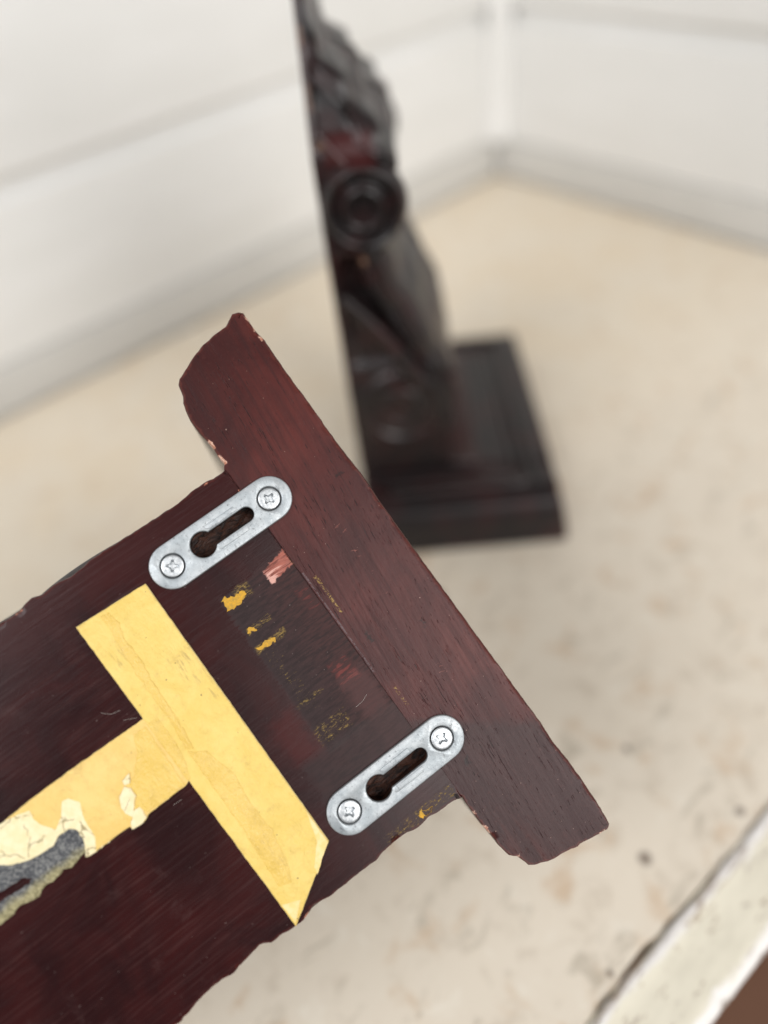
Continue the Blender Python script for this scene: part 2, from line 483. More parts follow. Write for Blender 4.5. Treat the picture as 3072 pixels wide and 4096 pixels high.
M = dict(
    shelf=mat_shelf_back(), stem=mat_stem_back(), carved=mat_carved(), zinc=mat_zinc(), screw=mat_screw(), recess=mat_recess(),
    tape=mat_tape("yellowed_tape", (0.73, 0.520, 0.130), (0.78, 0.575, 0.175), 0.8),
    tape_pale=mat_tape("pale_yellow_tape", (0.74, 0.505, 0.150), (0.78, 0.555, 0.19), 0.5),
    tape_gloss=mat_tape("glossy_adhesive", (0.70, 0.475, 0.105), (0.76, 0.535, 0.150), 0.3, 0.35, 0.28),
    tape_edge=mat_flat("cream_tape_liner", (0.77, 0.58, 0.22), (0.80, 0.65, 0.33), 0.7, 0.6),
    paper=mat_paper(),
    foam=mat_foam(),
    crust=mat_flat("crusty_yellow_glue", (0.62, 0.33, 0.03), (0.42, 0.25, 0.045), 0.85, 1.3),
    lint=mat_flat("pale_lint", (0.5, 0.45, 0.42), (0.6, 0.55, 0.5)),
    wall=mat_wall(), table=mat_table(), strip=mat_strip(),
    wall_foot_shade=mat_flat("wall_foot_shade_grey", (0.585, 0.575, 0.55), (0.62, 0.61, 0.585), 0.5, 0.01),  # darker than the boards: shade at the wall foot put into the colour
    under=mat_flat("bare_cabinet_wood", (0.25, 0.16, 0.10), (0.32, 0.22, 0.14), 0.6, 0.05),
    floor=mat_flat("brown_floor", (0.165, 0.080, 0.048), (0.185, 0.092, 0.056), 0.5, 0.02),
)


# ------------------------------------------------------------------ mesh helpers
def link(name, verts, faces, mat, parent=None, smooth=35, rim=None, mats=None, fmat=None):
    me = bpy.data.meshes.new(name)
    me.from_pydata([(v[0] * MM, v[1] * MM, v[2] * MM) for v in verts], [], faces)
    me.validate()
    bm = bmesh.new()
    bm.from_mesh(me)
    bmesh.ops.recalc_face_normals(bm, faces=bm.faces)
    bm.to_mesh(me)
    bm.free()
    for m_ in (mats or [mat]):
        me.materials.append(m_)
    if fmat:
        for poly, i in zip(me.polygons, fmat):
            poly.material_index = i
    if rim is not None:
        at = me.attributes.new("rim", 'FLOAT', 'POINT')
        at.data.foreach_set("value", rim)
    if smooth:
        me.shade_smooth()
        me.set_sharp_from_angle(angle=math.radians(smooth))
    o = bpy.data.objects.new(name, me)
    COL.objects.link(o)
    if parent:
        o.parent = parent
    return o


def empty(name, mat4, label, cat, group=None):
    o = bpy.data.objects.new(name, None)
    COL.objects.link(o)
    o.matrix_world = mat4
    o.empty_display_size = 0.02
    o["label"], o["category"] = label, cat
    if group:
        o["group"] = group
    return o


def area2(p):
    return sum(p[i][0] * p[(i + 1) % len(p)][1] - p[(i + 1) % len(p)][0] * p[i][1] for i in range(len(p))) / 2


def ccw(p):
    return list(p) if area2(p) > 0 else list(reversed(p))


def resample(p, step, closed=True):
    out = []
    n = len(p)
    for i in range(n if closed else n - 1):
        a, b = p[i], p[(i + 1) % n]
        L = math.hypot(b[0] - a[0], b[1] - a[1])
        k = max(1, int(round(L / step)))
        for j in range(k):
            t = j / k
            out.append((a[0] + (b[0] - a[0]) * t, a[1] + (b[1] - a[1]) * t))
    if not closed:
        out.append(tuple(p[-1]))
    return out


def offset(p, d):
    """inset a ccw ring by d (number or list)"""
    n = len(p)
    out = []
    for i in range(n):
        a, b, c = p[i - 1], p[i], p[(i + 1) % n]
        tx, ty = c[0] - a[0], c[1] - a[1]
        L = math.hypot(tx, ty) or 1
        dd = d[i] if isinstance(d, list) else d
        out.append((b[0] - ty / L * dd, b[1] + tx / L * dd))
    return out


def nz3(x, y, z, s=1.0):
    return mnoise.noise(Vector((x * s, y * s, z * s)))


def rough_ring(p, step, amp, sc, seed=0.0):
    q = resample(p, step)
    return [(a + nz3(a, b, seed, sc) * amp, b + nz3(a + 50, b, seed, sc) * amp) for a, b in q]


def slab(name, ring, t, bevel, mat, parent, base=0.0, holes=(), edge_mat=None, rim=True, lift=None):
    """a thin plate lying on the back face (y=base), growing towards -y; ring in (x,z) mm"""
    ring = ccw(ring)
    V, F, R, FM = [], [], [], []

    def add(pts, y, rv):
        i0 = len(V)
        for a, b in pts:
            yy = y - (lift(a, b) if lift else 0)
            V.append((a, yy, b))
            R.append(rv)
        return i0

    n = len(ring)
    r0 = add(ring, base, 0.2)
    r1 = add(ring, base - t + bevel, 0.8)
    r2 = add(offset(ring, bevel * 0.45), base - t + bevel * 0.25, 1.0)
    inner = offset(ring, bevel)
    r3 = add(inner, base - t, 0.7)
    for a, b in ((r0, r1), (r1, r2), (r2, r3)):
        for i in range(n):
            j = (i + 1) % n
            F.append((a + i, a + j, b + j, b + i))
            FM.append(1 if edge_mat and a != r2 else 0)
    rings = [(r3, inner)]
    low = [(r0, ring)]
    for h in holes:
        h = ccw(h)
        m = len(h)
        h3 = offset(h, -bevel)
        q3 = add(h3, base - t, 0.6)
        q2 = add(offset(h, -bevel * 0.4), base - t + bevel * 0.3, 0.9)
        q1 = add(h, base - t + bevel, 0.5)
        q0 = add(h, base, 0.0)
        for a, b in ((q0, q1), (q1, q2), (q2, q3)):
            for i in range(m):
                j = (i + 1) % m
                F.append((a + i, a + j, b + j, b + i))
                FM.append(0)
        rings.append((q3, h3))
        low.append((q0, h))
    for group in (rings, low):
        flat = []
        for i0, pts in group:
            flat += [i0 + i for i in range(len(pts))]
        for tri in tessellate_polygon([[Vector((a, b, 0)) for a, b in pts] for _, pts in group]):
            F.append(tuple(flat[i] for i in tri))
            FM.append(0)
    return link(name, V, F, mat, parent, 40, R, mats=[mat, edge_mat] if edge_mat else None, fmat=FM if edge_mat else None)


def box(name, lo, hi, mat, parent=None, bev=0.0):
    bm = bmesh.new()
    bmesh.ops.create_cube(bm, size=1)
    for v in bm.verts:
        v.co = Vector(((lo[i] + hi[i]) / 2 + v.co[i] * (hi[i] - lo[i]) for i in range(3))) * MM
    if bev:
        bmesh.ops.bevel(bm, geom=bm.edges[:], offset=bev * MM, segments=3, affect='EDGES', profile=0.6)
    me = bpy.data.meshes.new(name)
    bm.to_mesh(me)
    bm.free()
    me.materials.append(mat)
    if bev:
        me.shade_smooth()
        me.set_sharp_from_angle(angle=math.radians(30))
    o = bpy.data.objects.new(name, me)
    COL.objects.link(o)
    if parent:
        o.parent = parent
    return o


def lerp_tab(tab, z):
    if z <= tab[0][0]:
        return tab[0][1]
    for (a, va), (b, vb) in zip(tab, tab[1:]):
        if z <= b:
            t = (z - a) / (b - a)
            t = t * t * (3 - 2 * t) * 0.5 + t * 0.5
            return va + (vb - va) * t
    return tab[-1][1]


def tube(name, pts, rad, mat, parent, n=8, flat=1.0):
    V, F = [], []
    P = [Vector(p) for p in pts]
    for i, p in enumerate(P):
        t = (P[min(i + 1, len(P) - 1)] - P[max(i - 1, 0)]).normalized()
        s = t.cross(Vector((1, 0, 0)))
        if s.length < 1e-3:
            s = t.cross(Vector((0, 1, 0)))
        s.normalize()
        w = s.cross(t).normalized()
        rr = rad(i / (len(P) - 1)) if callable(rad) else rad
        for j in range(n):
            a = 2 * math.pi * j / n
            V.append(p + s * math.cos(a) * rr + w * math.sin(a) * rr * flat)
    for i in range(len(P) - 1):
        for j in range(n):
            F.append((i * n + j, i * n + (j + 1) % n, (i + 1) * n + (j + 1) % n, (i + 1) * n + j))
    F.append(tuple(range(n)))
    F.append(tuple((len(P) - 1) * n + j for j in range(n)))
    return link(name, V, F, mat, parent, 60, [0.6] * len(V))


# ------------------------------------------------------------------ setting
floor = box("floor", (-1500, -1500, -800), (900, 900, -780), M['floor'])
floor["kind"] = "structure"

WX, WY = 562.0, 493.7


levels = [(34.5, 127), (140, 230), (243, 333), (346, 436), (449, 534)]
wall_left = box("wall_left", (-700, WY + 4.6, -780), (WX + 60, WY + 52, 545), M['wall'])
wall_right = box("wall_right", (WX + 4.6, -700, -780), (WX + 52, WY + 4.4, 545), M['wall'])
for w_ in (wall_left, wall_right):
    w_["kind"] = "structure"
for (z0, z1) in levels:
    box("board", (-690, WY, z0), (WX - 0.2, WY + 4.5, z1), M['wall'], wall_left, 1.6)
    box("board", (WX, -690, z0), (WX + 4.5, WY - 0.2, z1), M['wall'], wall_right, 1.6)
# added strips along the wall foot; their grey colour stands in for shade
box("wall_foot_shade", (-690, WY - 1.5, 2.5), (WX - 2.5, WY + 4.4, 33.8), M['wall_foot_shade'], wall_left, 1.0)
box("wall_foot_shade", (WX - 1.5, -690, 2.5), (WX + 4.4, WY - 2.0, 33.8), M['wall_foot_shade'], wall_right, 1.0)
# corner bead between the two walls
prof = [(-0.4, -0.4), (-15, -0.4), (-15, -4.0), (-12.5, -8.0), (-8.0, -12.5), (-4.0, -15), (-0.4, -15)]
V = []
for zz in (34.0, 536.0):
    V += [(WX + a, WY + b, zz) for a, b in prof]
n = len(prof)
F = [(i, (i + 1) % n, n + (i + 1) % n, n + i) for i in range(n)] + [tuple(range(n)), tuple(range(n, 2 * n))]
link("corner_bead", V, F, M['wall'], wall_right, 50)

# ------------------------------------------------------------------ table with worn cream top
table = empty("table", Matrix.Identity(4), "worn cream painted table top with white front edging, set into the wall corner", "table")


def front_y(x):
    return 16.0 - 0.048 * x


# top board: irregular chipped front edge
fr = []
xx = -420.0
while xx <= WX - 1.0:
    j = nz3(xx, 3, 0, 0.16) * 0.9 + max(0, nz3(xx, 9, 4, 0.06) - 0.22) * 2.6
    fr.append((xx, front_y(xx) + 0.1 + j))
    xx += 1.6
ringt = fr + [(WX - 1.0, WY - 1.0), (-420, WY - 1.0)]
V, F = [], []
nr = len(ringt)
ins = offset(ccw(ringt), 1.0)
for zz, rg in ((-20, ccw(ringt)), (-0.9, ccw(ringt)), (0, ins)):
    V += [(a, b, zz) for a, b in rg]
for L in (0, 1):
    F += [(L * nr + i, L * nr + (i + 1) % nr, (L + 1) * nr + (i + 1) % nr, (L + 1) * nr + i) for i in range(nr)]
for tri in tessellate_polygon([[Vector((a, b, 0)) for a, b in ins]]):
    F.append(tuple(2 * nr + i for i in tri))
for tri in tessellate_polygon([[Vector((a, b, 0)) for a, b in ccw(ringt)]]):
    F.append(tuple(tri))
link("top_board", V, F, M['table'], table, 40)

# edge strip: rounded bar with rubbed corners
V, F, R = [], [], []
# (offset from front line towards the room, height, rim)
prof = [(-0.5, -22, 0), (-0.4, -1.0, .2), (-0.7, 0.7, .9), (-1.5, 1.7, 1), (-3.2, 2.1, 1), (-4.8, 1.7, .6), (-7, 1.3, .1), (-10, 1.2, 0), (-13, 1.2, 0),
        (-19, 1.3, .1), (-22.8, 1.2, .8), (-24.4, 0.4, 1), (-25.3, -1.2, 1), (-25.6, -4, .8), (-25.6, -22, .2)]
xs = [-420 + 2.2 * i for i in range(int(980 / 2.2) + 1)]
for x_ in xs:
    for i, (a, b, rr) in enumerate(prof):
        na = nz3(x_, i * 1.7, 2, 0.09) * 0.3 + nz3(x_, i * 1.3, 8, 0.35) * 0.2
        nb = nz3(x_, i * 2.1, 5, 0.12) * 0.35
        if i in (10, 11, 12, 13):
            na += max(0.0, nz3(x_, 40, 1, 0.07) - 0.12) * 5 + max(0.0, nz3(x_, 90, 1, 0.2) - 0.2) * 3
        if i in (2, 3):
            na -= max(0.0, nz3(x_, 70, 1, 0.09) - 0.1) * 3
        V.append((x_, front_y(x_) + a + na, b + nb))
        R.append(rr)
n = len(prof)
for k_ in range(len(xs) - 1):
    for i in range(n):
        j = (i + 1) % n
        F.append((k_ * n + i, k_ * n + j, (k_ + 1) * n + j, (k_ + 1) * n + i))
F += [tuple(range(n)), tuple((len(xs) - 1) * n + i for i in range(n))]
link("edge_strip", V, F, M['strip'], table, 50, R)
box("cabinet_body", (-405, 42, -779.5), (WX - 8, WY - 8, -20.3), M['under'], table, 2)

# ------------------------------------------------------------------ corbel
SHELF = [(49.0, 27.3), (50.4, 26.3), (52.6, 26.5), (54.7, 26.4), (56.8, 26.4), (59.7, 26.9), (62.9, 26.9), (65.9, 26.6), (68.5, 25.8), (69.8, 24.9),
         (71.3, 24.5), (72.9, 24.2), (74.0, 23.1), (75.2, 20.7), (76.5, 17.6), (77.8, 14.3), (78.1, 11.4), (78.4, 8.9), (78.6, 6.1), (79.7, 4.6), (80.5, 3.0),
         (80.2, 1.1), (79.1, 0.2), (77.8, 0.3), (74.3, 0.4), (70.5, -0.1), (65.9, 0.0), (61.2, 0.1), (56.6, 0.1), (49.0, 0.0), (41.6, 0.2), (35.4, 0.0),
         (29.2, -0.2), (22.4, 0.0), (15.8, 0.1), (-49.4, -0.2), (-54.4, 0.1), (-60.4, -0.3), (-65.8, -0.2), (-71.1, -0.1), (-75.3, 0.2), (-78.3, 0.5),
         (-79.6, 0.7), (-80.3, 2.1), (-80.0, 4.3), (-79.2, 6.7), (-78.7, 8.8), (-78.7, 10.8), (-77.8, 14.0), (-77.4, 16.2), (-76.6, 19.0), (-75.4, 21.5),
         (-74.1, 23.4), (-72.3, 24.0), (-70.9, 24.4), (-69.3, 25.9), (-66.1, 26.4), (-57.4, 27.0), (-52.6, 26.9), (-50.6, 26.9)]
EDGE_R = [(26.5, -50.6), (27.3, -50.9), (28.6, -50.3), (30.3, -50.0), (32.6, -50.0), (34.3, -49.8), (36.0, -49.5), (38.0, -49.8), (39.6, -49.9), (41.5, -49.5),
          (42.9, -48.9), (44.8, -49.0), (47.0, -49.0), (49.6, -49.1), (52.8, -49.5), (55.6, -49.3), (59.5, -49.4), (65.6, -49.3), (69.7, -48.6), (72.2, -49.2),
          (73.9, -49.8), (76.4, -49.7), (79.3, -49.2), (82.5, -49.1), (84.7, -47.8), (88.3, -48.4), (91.1, -48.7), (93.4, -49.3), (96.0, -48.5), (99.1, -48.4),
          (102.6, -48.7), (105.9, -49.4), (109.0, -49.8), (120, -49.2), (150, -49.2), (186, -47.5), (200, -40), (215, -32), (235, -23), (243, -17), (247, -8)]
EDGE_L = [(26.5, 49.0), (29.9, 49.0), (34.1, 49.3), (36.8, 49.3), (41.1, 48.7), (44.4, 48.8), (61.3, 49.4), (63.6, 49.5), (65.5, 49.6), (67.2, 49.1), (69.7, 48.9),
          (71.4, 48.8), (73.4, 49.2), (75.1, 49.5), (77.2, 49.3), (78.9, 49.2), (81.1, 49.8), (83.2, 49.5), (84.5, 48.9), (86.3, 48.7), (87.8, 48.9), (89.6, 49.1),
          (120, 49.3), (150, 49.2), (186, 47.5), (200, 40), (215, 32), (235, 23), (243, 17), (247, 8)]
CORE_Y = [(26, 62), (31, 62), (32.5, 47), (48, 47), (60, 49), (75, 51), (88, 49), (94, 41), (102, 33), (120, 24), (139, 16), (148, 14.5), (152, 19), (161, 29),
          (173, 32), (182, 30), (185, 26), (190, 20), (196, 18), (201, 14), (204.5, 9.5), (208, 6.3), (213, 5.2), (222, 4.4), (247, 3.0)]


def lin(tab, z):
    if z <= tab[0][0]:
        return tab[0][1]
    for (a, va), (b, vb) in zip(tab, tab[1:]):
        if z <= b:
            return va + (vb - va) * (z - a) / (b - a)
    return tab[-1][1]


def keyhole(cx, grow=0.0):
    """keyhole outline in (x,z): round hole at z=41.6, slot up to z=29"""
    rh, rs = 3.2 + grow, 1.85 + grow
    zc, ze = 41.65, 29.15
    pts = []
    a0 = math.asin(rs / rh)
    for i in range(25):
        a = -math.pi / 2 + a0 + (2 * math.pi - 2 * a0) * i / 24
        pts.append((cx + rh * math.cos(a), zc + rh * math.sin(a)))
    for i in range(13):
        a = math.pi + math.pi * i / 12
        pts.append((cx + rs * math.cos(a), ze + rs * math.sin(a)))
    return ccw(pts)


PLATES = (36.8, -35.9)


def build_shelf(parent, fine, mats):
    ring = ccw(resample(SHELF, 0.9 if fine else 3.0))
    ring = [(a + (nz3(a, b, 1, 0.6) * 0.22 + nz3(a, b, 6, 0.2) * 0.3) * (1 if abs(b - 26.5) > 1.2 or abs(a) > 51 else 0.0),
             b + (nz3(a, b, 3, 0.6) * 0.16 if abs(a) > 51 or b < 20 else 0)) for a, b in ring]
    n = len(ring)
    ins = []
    for a, b in ring:
        if b > 25 and abs(a) < 50:
            ins.append(0.12)
        elif b < 1.2:
            ins.append(0.65 + nz3(a, b, 11, 0.25) * 0.45)
        else:
            ins.append(0.40 + nz3(a, b, 12, 0.5) * 0.35)
    V, F, R, FM = [], [], [], []
    ys = [(0.0, ins, 1.0), (0.28, [v * 0.45 for v in ins], 1.0), (0.85, [v * 0.12 for v in ins], 0.75), (1.8, 0.0, 0.3), (10, 0, 0), (30, 0, 0), (60, 0, 0), (85, 0, 0)]
    for y_, d, rv in ys:
        for a, b in (offset(ring, d) if d else ring):
            V.append((a, y_, b))
            R.append(rv)
    # the front follows the moulding too
    for a, b in ring:
        e = min(1.0, max(0.0, (b - 1.0) / 24))
        V.append((a, 101.5 - 3.0 * e ** 1.6 + nz3(a, b, 9, 0.4) * 0.3, b))
        R.append(0.9)
    m = len(ys) + 1
    for L in range(m - 1):
        for i in range(n):
            j = (i + 1) % n
            F.append((L * n + i, L * n + j, (L + 1) * n + j, (L + 1) * n + i))
            FM.append(0 if L < 3 else 1)
    # cap on the back, with an extra inner ring so that rim wear stays at the edge
    back = offset(ring, ins)
    in2 = offset(ring, [v + (1.3 if v > 0.2 else 0.3) for v in ins])
    i2 = len(V)
    for a, b in in2:
        V.append((a, 0.0, b))
        R.append(0.0)
    for i in range(n):
        j = (i + 1) % n
        F.append((i, j, i2 + j, i2 + i))
        FM.append(0)
    for tri in tessellate_polygon([[Vector((a, b, 0)) for a, b in in2]]):
        F.append(tuple(i2 + t for t in tri))
        FM.append(0)
    for tri in tessellate_polygon([[Vector((a, b, 0)) for a, b in ring]]):
        F.append(tuple((m - 1) * n + t for t in tri))
        FM.append(1)
    return link("shelf", V, F, None, parent, 40, R, mats=mats, fmat=FM)


def build_stem(parent, fine, mats, holes):
    V, F, R, FM = [], [], [], []
    zs = []
    z = 26.55
    while z < 246.5:
        zs.append(z)
        z += 0.8 if (fine and z < 150) else 1.6
    zs.append(246.9)

    def edges(z):
        j = 0.20 if z > 28 else 0.05
        big = 0.5 if z > 108 else 0.12
        l = lin(EDGE_L, z) + nz3(z, 1, 2, 0.7) * j + nz3(z, 5, 2, 0.15) * big
        r_ = lin(EDGE_R, z) - nz3(z, 7, 2, 0.7) * j - nz3(z, 9, 2, 0.15) * big
        return l, r_

    # back outline: down the right edge, back up the left one
    ring = []
    for z in zs:
        ring.append((edges(z)[1], z))
    left = [(edges(z)[0], z) for z in reversed(zs)]
    tail = resample([ring[-1], left[0]], 2.0, False)[1:-1]
    head = resample([left[-1], ring[0]], 2.0, False)[1:-1]
    ring = ring + tail + left + head
    ring = ccw(ring)
    n = len(ring)
    ins = [0.12 if b < 27 and abs(a) < 48 else 0.42 + nz3(a, b, 12, 0.4) * 0.35 for a, b in ring]
    levels_ = [(0.0, ins, 1.0), (0.28, [v * 0.45 for v in ins], 1.0), (0.85, [v * 0.12 for v in ins], 0.8), (1.8, 0.0, 0.3)]
    for y_, d, rv in levels_:
        for a, b in (offset(ring, d) if d else ring):
            V.append((a, y_, b))
            R.append(rv)
    # body behind: sides run to the profile depth (fractions), front closed by tessellation
    fr_ = [0.06, 0.14, 0.22, 0.3, 0.38, 0.46, 0.54, 0.62, 0.7, 0.78, 0.86, 0.93, 1.0]

    def ss(v, a, b):
        t = min(1, max(0, (v - a) / (b - a)))
        return t * t * (3 - 2 * t)

    def hollow(y, z, cy):
        yr = 3.5 + 32 * (131 - z) / 48 if z < 131 else 1.5
        h1 = ss(z, 88, 96) * ss(z, 150, 141) * ss(y, yr + 1, yr + 4.5) * ss(y, cy - 0.5, cy - 3.5)
        h2 = ss(z, 92, 98) * ss(z, 126, 118) * ss(y, 2.5, 5.0) * ss(y, yr - 1, yr - 4)
        h3 = ss(z, 189, 194) * ss(z, 226, 214) * ss(y, 2.0, 4.0) * ss(y, cy - 1, cy - 3)
        return 9.0 * h1 + 3.5 * h2 + 2.5 * h3

    for q in fr_:
        sh = 0.0 if q < 0.95 else 1.0
        for a, b in offset(ring, sh * 0.8):
            cy = lerp_tab(CORE_Y, b)
            yy = 1.8 + (cy - 1.8) * q
            if abs(a) > 30:
                a = math.copysign(abs(a) - hollow(yy, b, cy), a)
            V.append((a, yy, b))
            R.append(0.8 if q == 1.0 else 0.0)
    m = len(levels_) + len(fr_)
    for L in range(m - 1):
        for i in range(n):
            j = (i + 1) % n
            F.append((L * n + i, L * n + j, (L + 1) * n + j, (L + 1) * n + i))
            FM.append(0 if L < 3 else 1)
    # front of the core as a ladder of strips between matching heights
    kz = len(zs)
    base = (m - 1) * n
    idx = {}
    for i, (a, b) in enumerate(ring):
        idx[(round(b, 4), a > 0)] = base + i
    rungs = [(idx.get((round(z, 4), False)), idx.get((round(z, 4), True))) for z in zs]
    for (a, b), (c_, d) in zip(rungs, rungs[1:]):
        if None not in (a, b, c_, d):
            F.append((a, b, d, c_))
            FM.append(1)
    # back cap with holes
    in2 = offset(ring, [v + (1.2 if v > 0.2 else 0.25) for v in ins])
    i2 = len(V)
    for a, b in in2:
        V.append((a, 0.0, b))
        R.append(0.0)
    for i in range(n):
        j = (i + 1) % n
        F.append((i, j, i2 + j, i2 + i))
        FM.append(0)
    loops = [in2]
    flat = list(range(i2, i2 + n))
    for h in holes:
        i3 = len(V)
        k = len(h)
        for y_ in (0.0, 5.0):
            for a, b in h:
                V.append((a + nz3(a, b, y_, 0.8) * 0.25, y_, b + nz3(b, a, y_, 0.8) * 0.2))
                R.append(0.0)
        for i in range(k):
            j = (i + 1) % k
            F.append((i3 + i, i3 + j, i3 + k + j, i3 + k + i))
            FM.append(2)
        for tri in tessellate_polygon([[Vector((a, b, 0)) for a, b in h]]):
            F.append(tuple(i3 + k + t for t in tri))
            FM.append(2)
        loops.append(h)
        flat += list(range(i3, i3 + k))
    for tri in tessellate_polygon([[Vector((a, b, 0)) for a, b in lp] for lp in loops]):
        F.append(tuple(flat[t] for t in tri))
        FM.append(0)
    return link("stem", V, F, None, parent, 40, R, mats=mats, fmat=FM)


def build_leaf(parent, z0, z1, crown, mat, lobes, proud=2.0, ribs=2.0, name="acanthus_leaf"):
    """a carved leaf lying on the front of the stem, veined and lobed"""
    V, F, R = [], [], []
    nx, nzv = 44, 72
    for i in range(nzv + 1):
        t = i / nzv
        z = z0 + (z1 - z0) * t
        core = lerp_tab(CORE_Y, z)
        lob = abs(math.sin(t * math.pi * lobes))
        top = max(lerp_tab(crown, z), core + 1.2)
        hw = min(lin(EDGE_L, z), -lin(EDGE_R, z)) + 0.4 - ribs * 2.0 * (1 - lob ** 0.6)
        fade = min(1, t * 8, (1 - t) * 8, max(0.12, (top - core) / 6))
        row = []
        for j in range(nx + 1):
            s = -1 + 2 * j / nx
            a = abs(s)
            rise = (top - core) * (1 - 0.5 * a ** 2.4)
            vein = -2.5 * math.exp(-(a / 0.08) ** 2) + 1.0 * math.exp(-((a - 0.17) / 0.09) ** 2)
            rib = ribs * math.sin((t * lobes * 1.5 + a * 1.1) * math.pi * 2) * a * (1 - 0.35 * a)
            roll = 1.3 * math.exp(-((a - 0.92) / 0.09) ** 2)
            y = core + max(0.8, rise + (vein + rib + roll) * fade)
            row.append((s * hw, y, z))
        def flank(e, sg):
            q = []
            for m_ in range(7):
                f_ = m_ / 6
                bulge = proud * (math.sin(f_ * math.pi) ** 0.7 + 0.35 * math.sin(f_ * math.pi * 3)) * fade
                q.append((e[0] + sg * (bulge + 0.2 * (1 - f_)), core - 2.0 + (e[1] - core + 1.4) * f_, z))
            return q
        full = flank(row[0], -1) + row + list(reversed(flank(row[-1], 1)))
        for p in full:
            V.append(p)
            R.append(0.0)
        R[-8] = R[-(len(full) - 7)] = 0.8
    w = nx + 15
    for i in range(nzv):
        for j in range(w - 1):
            F.append((i * w + j, i * w + j + 1, (i + 1) * w + j + 1, (i + 1) * w + j))
        F.append((i * w, i * w + w - 1, (i + 1) * w + w - 1, (i + 1) * w))
    F.append(tuple(range(w)))
    F.append(tuple(nzv * w + j for j in range(w)))
    return link(name, V, F, mat, parent, 55, R)


def build_volute(parent, side, cy, cz, rad, h, mat, inset=0.0):
    """a spiral scroll standing proud of the side face"""
    V, F, R = [], [], []
    nr_, na = 26, 64
    x0 = (47.6 - inset) * side
    V.append((x0 + side * h * 0.15, cy, cz))
    R.append(0.0)
    for i in range(1, nr_ + 1):
        q = i / nr_
        for j in range(na):
            a = 2 * math.pi * j / na
            qq = q + 0.05 * math.sin(a + 0.6) * (1 - q)
            g = (1.0 * math.exp(-((qq - 0.84) / 0.12) ** 2) + 0.85 * math.exp(-((qq - 0.42) / 0.11) ** 2)
                 + 0.1 * math.exp(-((qq - 0.63) / 0.08) ** 2) - 0.25 * math.exp(-(qq / 0.2) ** 2) + 0.18)
            hh = h * g if q < 0.985 else -0.8
            V.append((x0 + side * hh, cy + rad * q * math.cos(a), cz + rad * q * math.sin(a)))
            R.append(0.8 * max(0, g - 0.7))
    for j in range(na):
        F.append((0, 1 + j, 1 + (j + 1) % na))
    for i in range(nr_ - 1):
        for j in range(na):
            k = (j + 1) % na
            F.append((1 + i * na + j, 1 + i * na + k, 1 + (i + 1) * na + k, 1 + (i + 1) * na + j))
    F.append(tuple(1 + (nr_ - 1) * na + j for j in range(na)))
    return link("volute", V, F, mat, parent, 60, R)


def build_carving(parent):
    c = M['carved']
    build_leaf(parent, 84, 162, [(84, 51), (88, 50.5), (104, 48), (123, 40.5), (139, 33), (150, 30), (162, 30.5)], c, 2.0, 3.0, 0.8)
    build_leaf(parent, 178, 240, [(178, 32.5), (187, 31.5), (192, 29.8), (195.5, 26), (198, 22.3), (203, 21), (209, 18.3), (212, 13.8), (215, 9.2), (220, 7), (227, 5.6), (240, 4.4)], c, 3.0, 1.4, 2.2)
    for s in (-1, 1):
        build_volute(parent, s, 24.8, 70.0, 22.0, 3.0, c, 0.4)
        build_volute(parent, s, 17.6, 167.3, 17.4, 4.6, c, 0.8)
        pts = []
        for i in range(25):
            t = i / 24
            pts.append((s * 50.0, 3.5 + 32 * t + 2.5 * math.sin(t * math.pi), 131 - 48 * t))
        tube("scroll_rib", pts, lambda t: 2.5 + 1.9 * t, c, parent, 12)
        pts = []
        for i in range(13):
            t = i / 12
            pts.append((s * (47.6 - 3.0 * (1 - t)), 3.0 + 9 * t, 194 - 11 * t))
        tube("scroll_rib", pts, 1.8, c, parent, 8)


def build_moulding(parent):
    """bead run round three sides of the shelf, just inside its edge"""
    path = resample([(63, 14), (63, 80), (60, 86), (-60, 86), (-63, 80), (-63, 14)], 4.0, False)
    tube("moulding", [(a, b, 26.6) for a, b in path], 2.4, M['carved'], parent, 10)
    path = resample([(57, 14), (57, 74), (54, 79), (-54, 79), (-57, 74), (-57, 14)], 4.0, False)
    tube("moulding", [(a, b, 27.0) for a, b in path], 1.5, M['carved'], parent, 8)


GROUP = "pair of carved wooden corbels"
held = empty("corbel", Matrix(((-0.002927, 0.277629, -0.960684, 0.079543702), (0.77748, 0.604812, 0.172416, 0.091666872),
                               (0.628901, -0.746408, -0.217621, 0.143061628), (0, 0, 0, 1))),
             "dark red corbel held up in front, flat back with two keyhole plates and yellow tape", "corbel", GROUP)
stand = empty("corbel", Matrix(((-0.680526, 0.761538, 0, 0.197680), (-0.799615, -0.648120, 0, 0.274551), (0, 0, 1, 0.0002), (0, 0, 0, 1))),
              "near-black carved corbel with scrolls standing upside down on the cream table, blurred behind", "corbel", GROUP)

build_shelf(held, True, [M['shelf'], M['carved']])
build_stem(held, True, [M['stem'], M['carved'], M['recess']], [keyhole(c, 0.42) for c in PLATES])
build_carving(held)
build_shelf(stand, False, [M['carved'], M['carved']])
build_stem(stand, False, [M['carved'], M['carved'], M['recess']], [])
build_carving(stand)
build_moulding(stand)


# ------------------------------------------------------------------ keyhole plates and screws on the held corbel
def stadium(cx, z0, z1, rr, n=18):
    p = []
    for i in range(n + 1):
        a = math.pi * i / n
        p.append((cx + rr * math.cos(a), z1 + rr * math.sin(a)))
    for i in range(n + 1):
        a = math.pi + math.pi * i / n
        p.append((cx + rr * math.cos(a), z0 + rr * math.sin(a)))
    return p


def circle(cx, cz, rr, n=28):
    return [(cx + rr * math.cos(2 * math.pi * i / n), cz + rr * math.sin(2 * math.pi * i / n)) for i in range(n)]


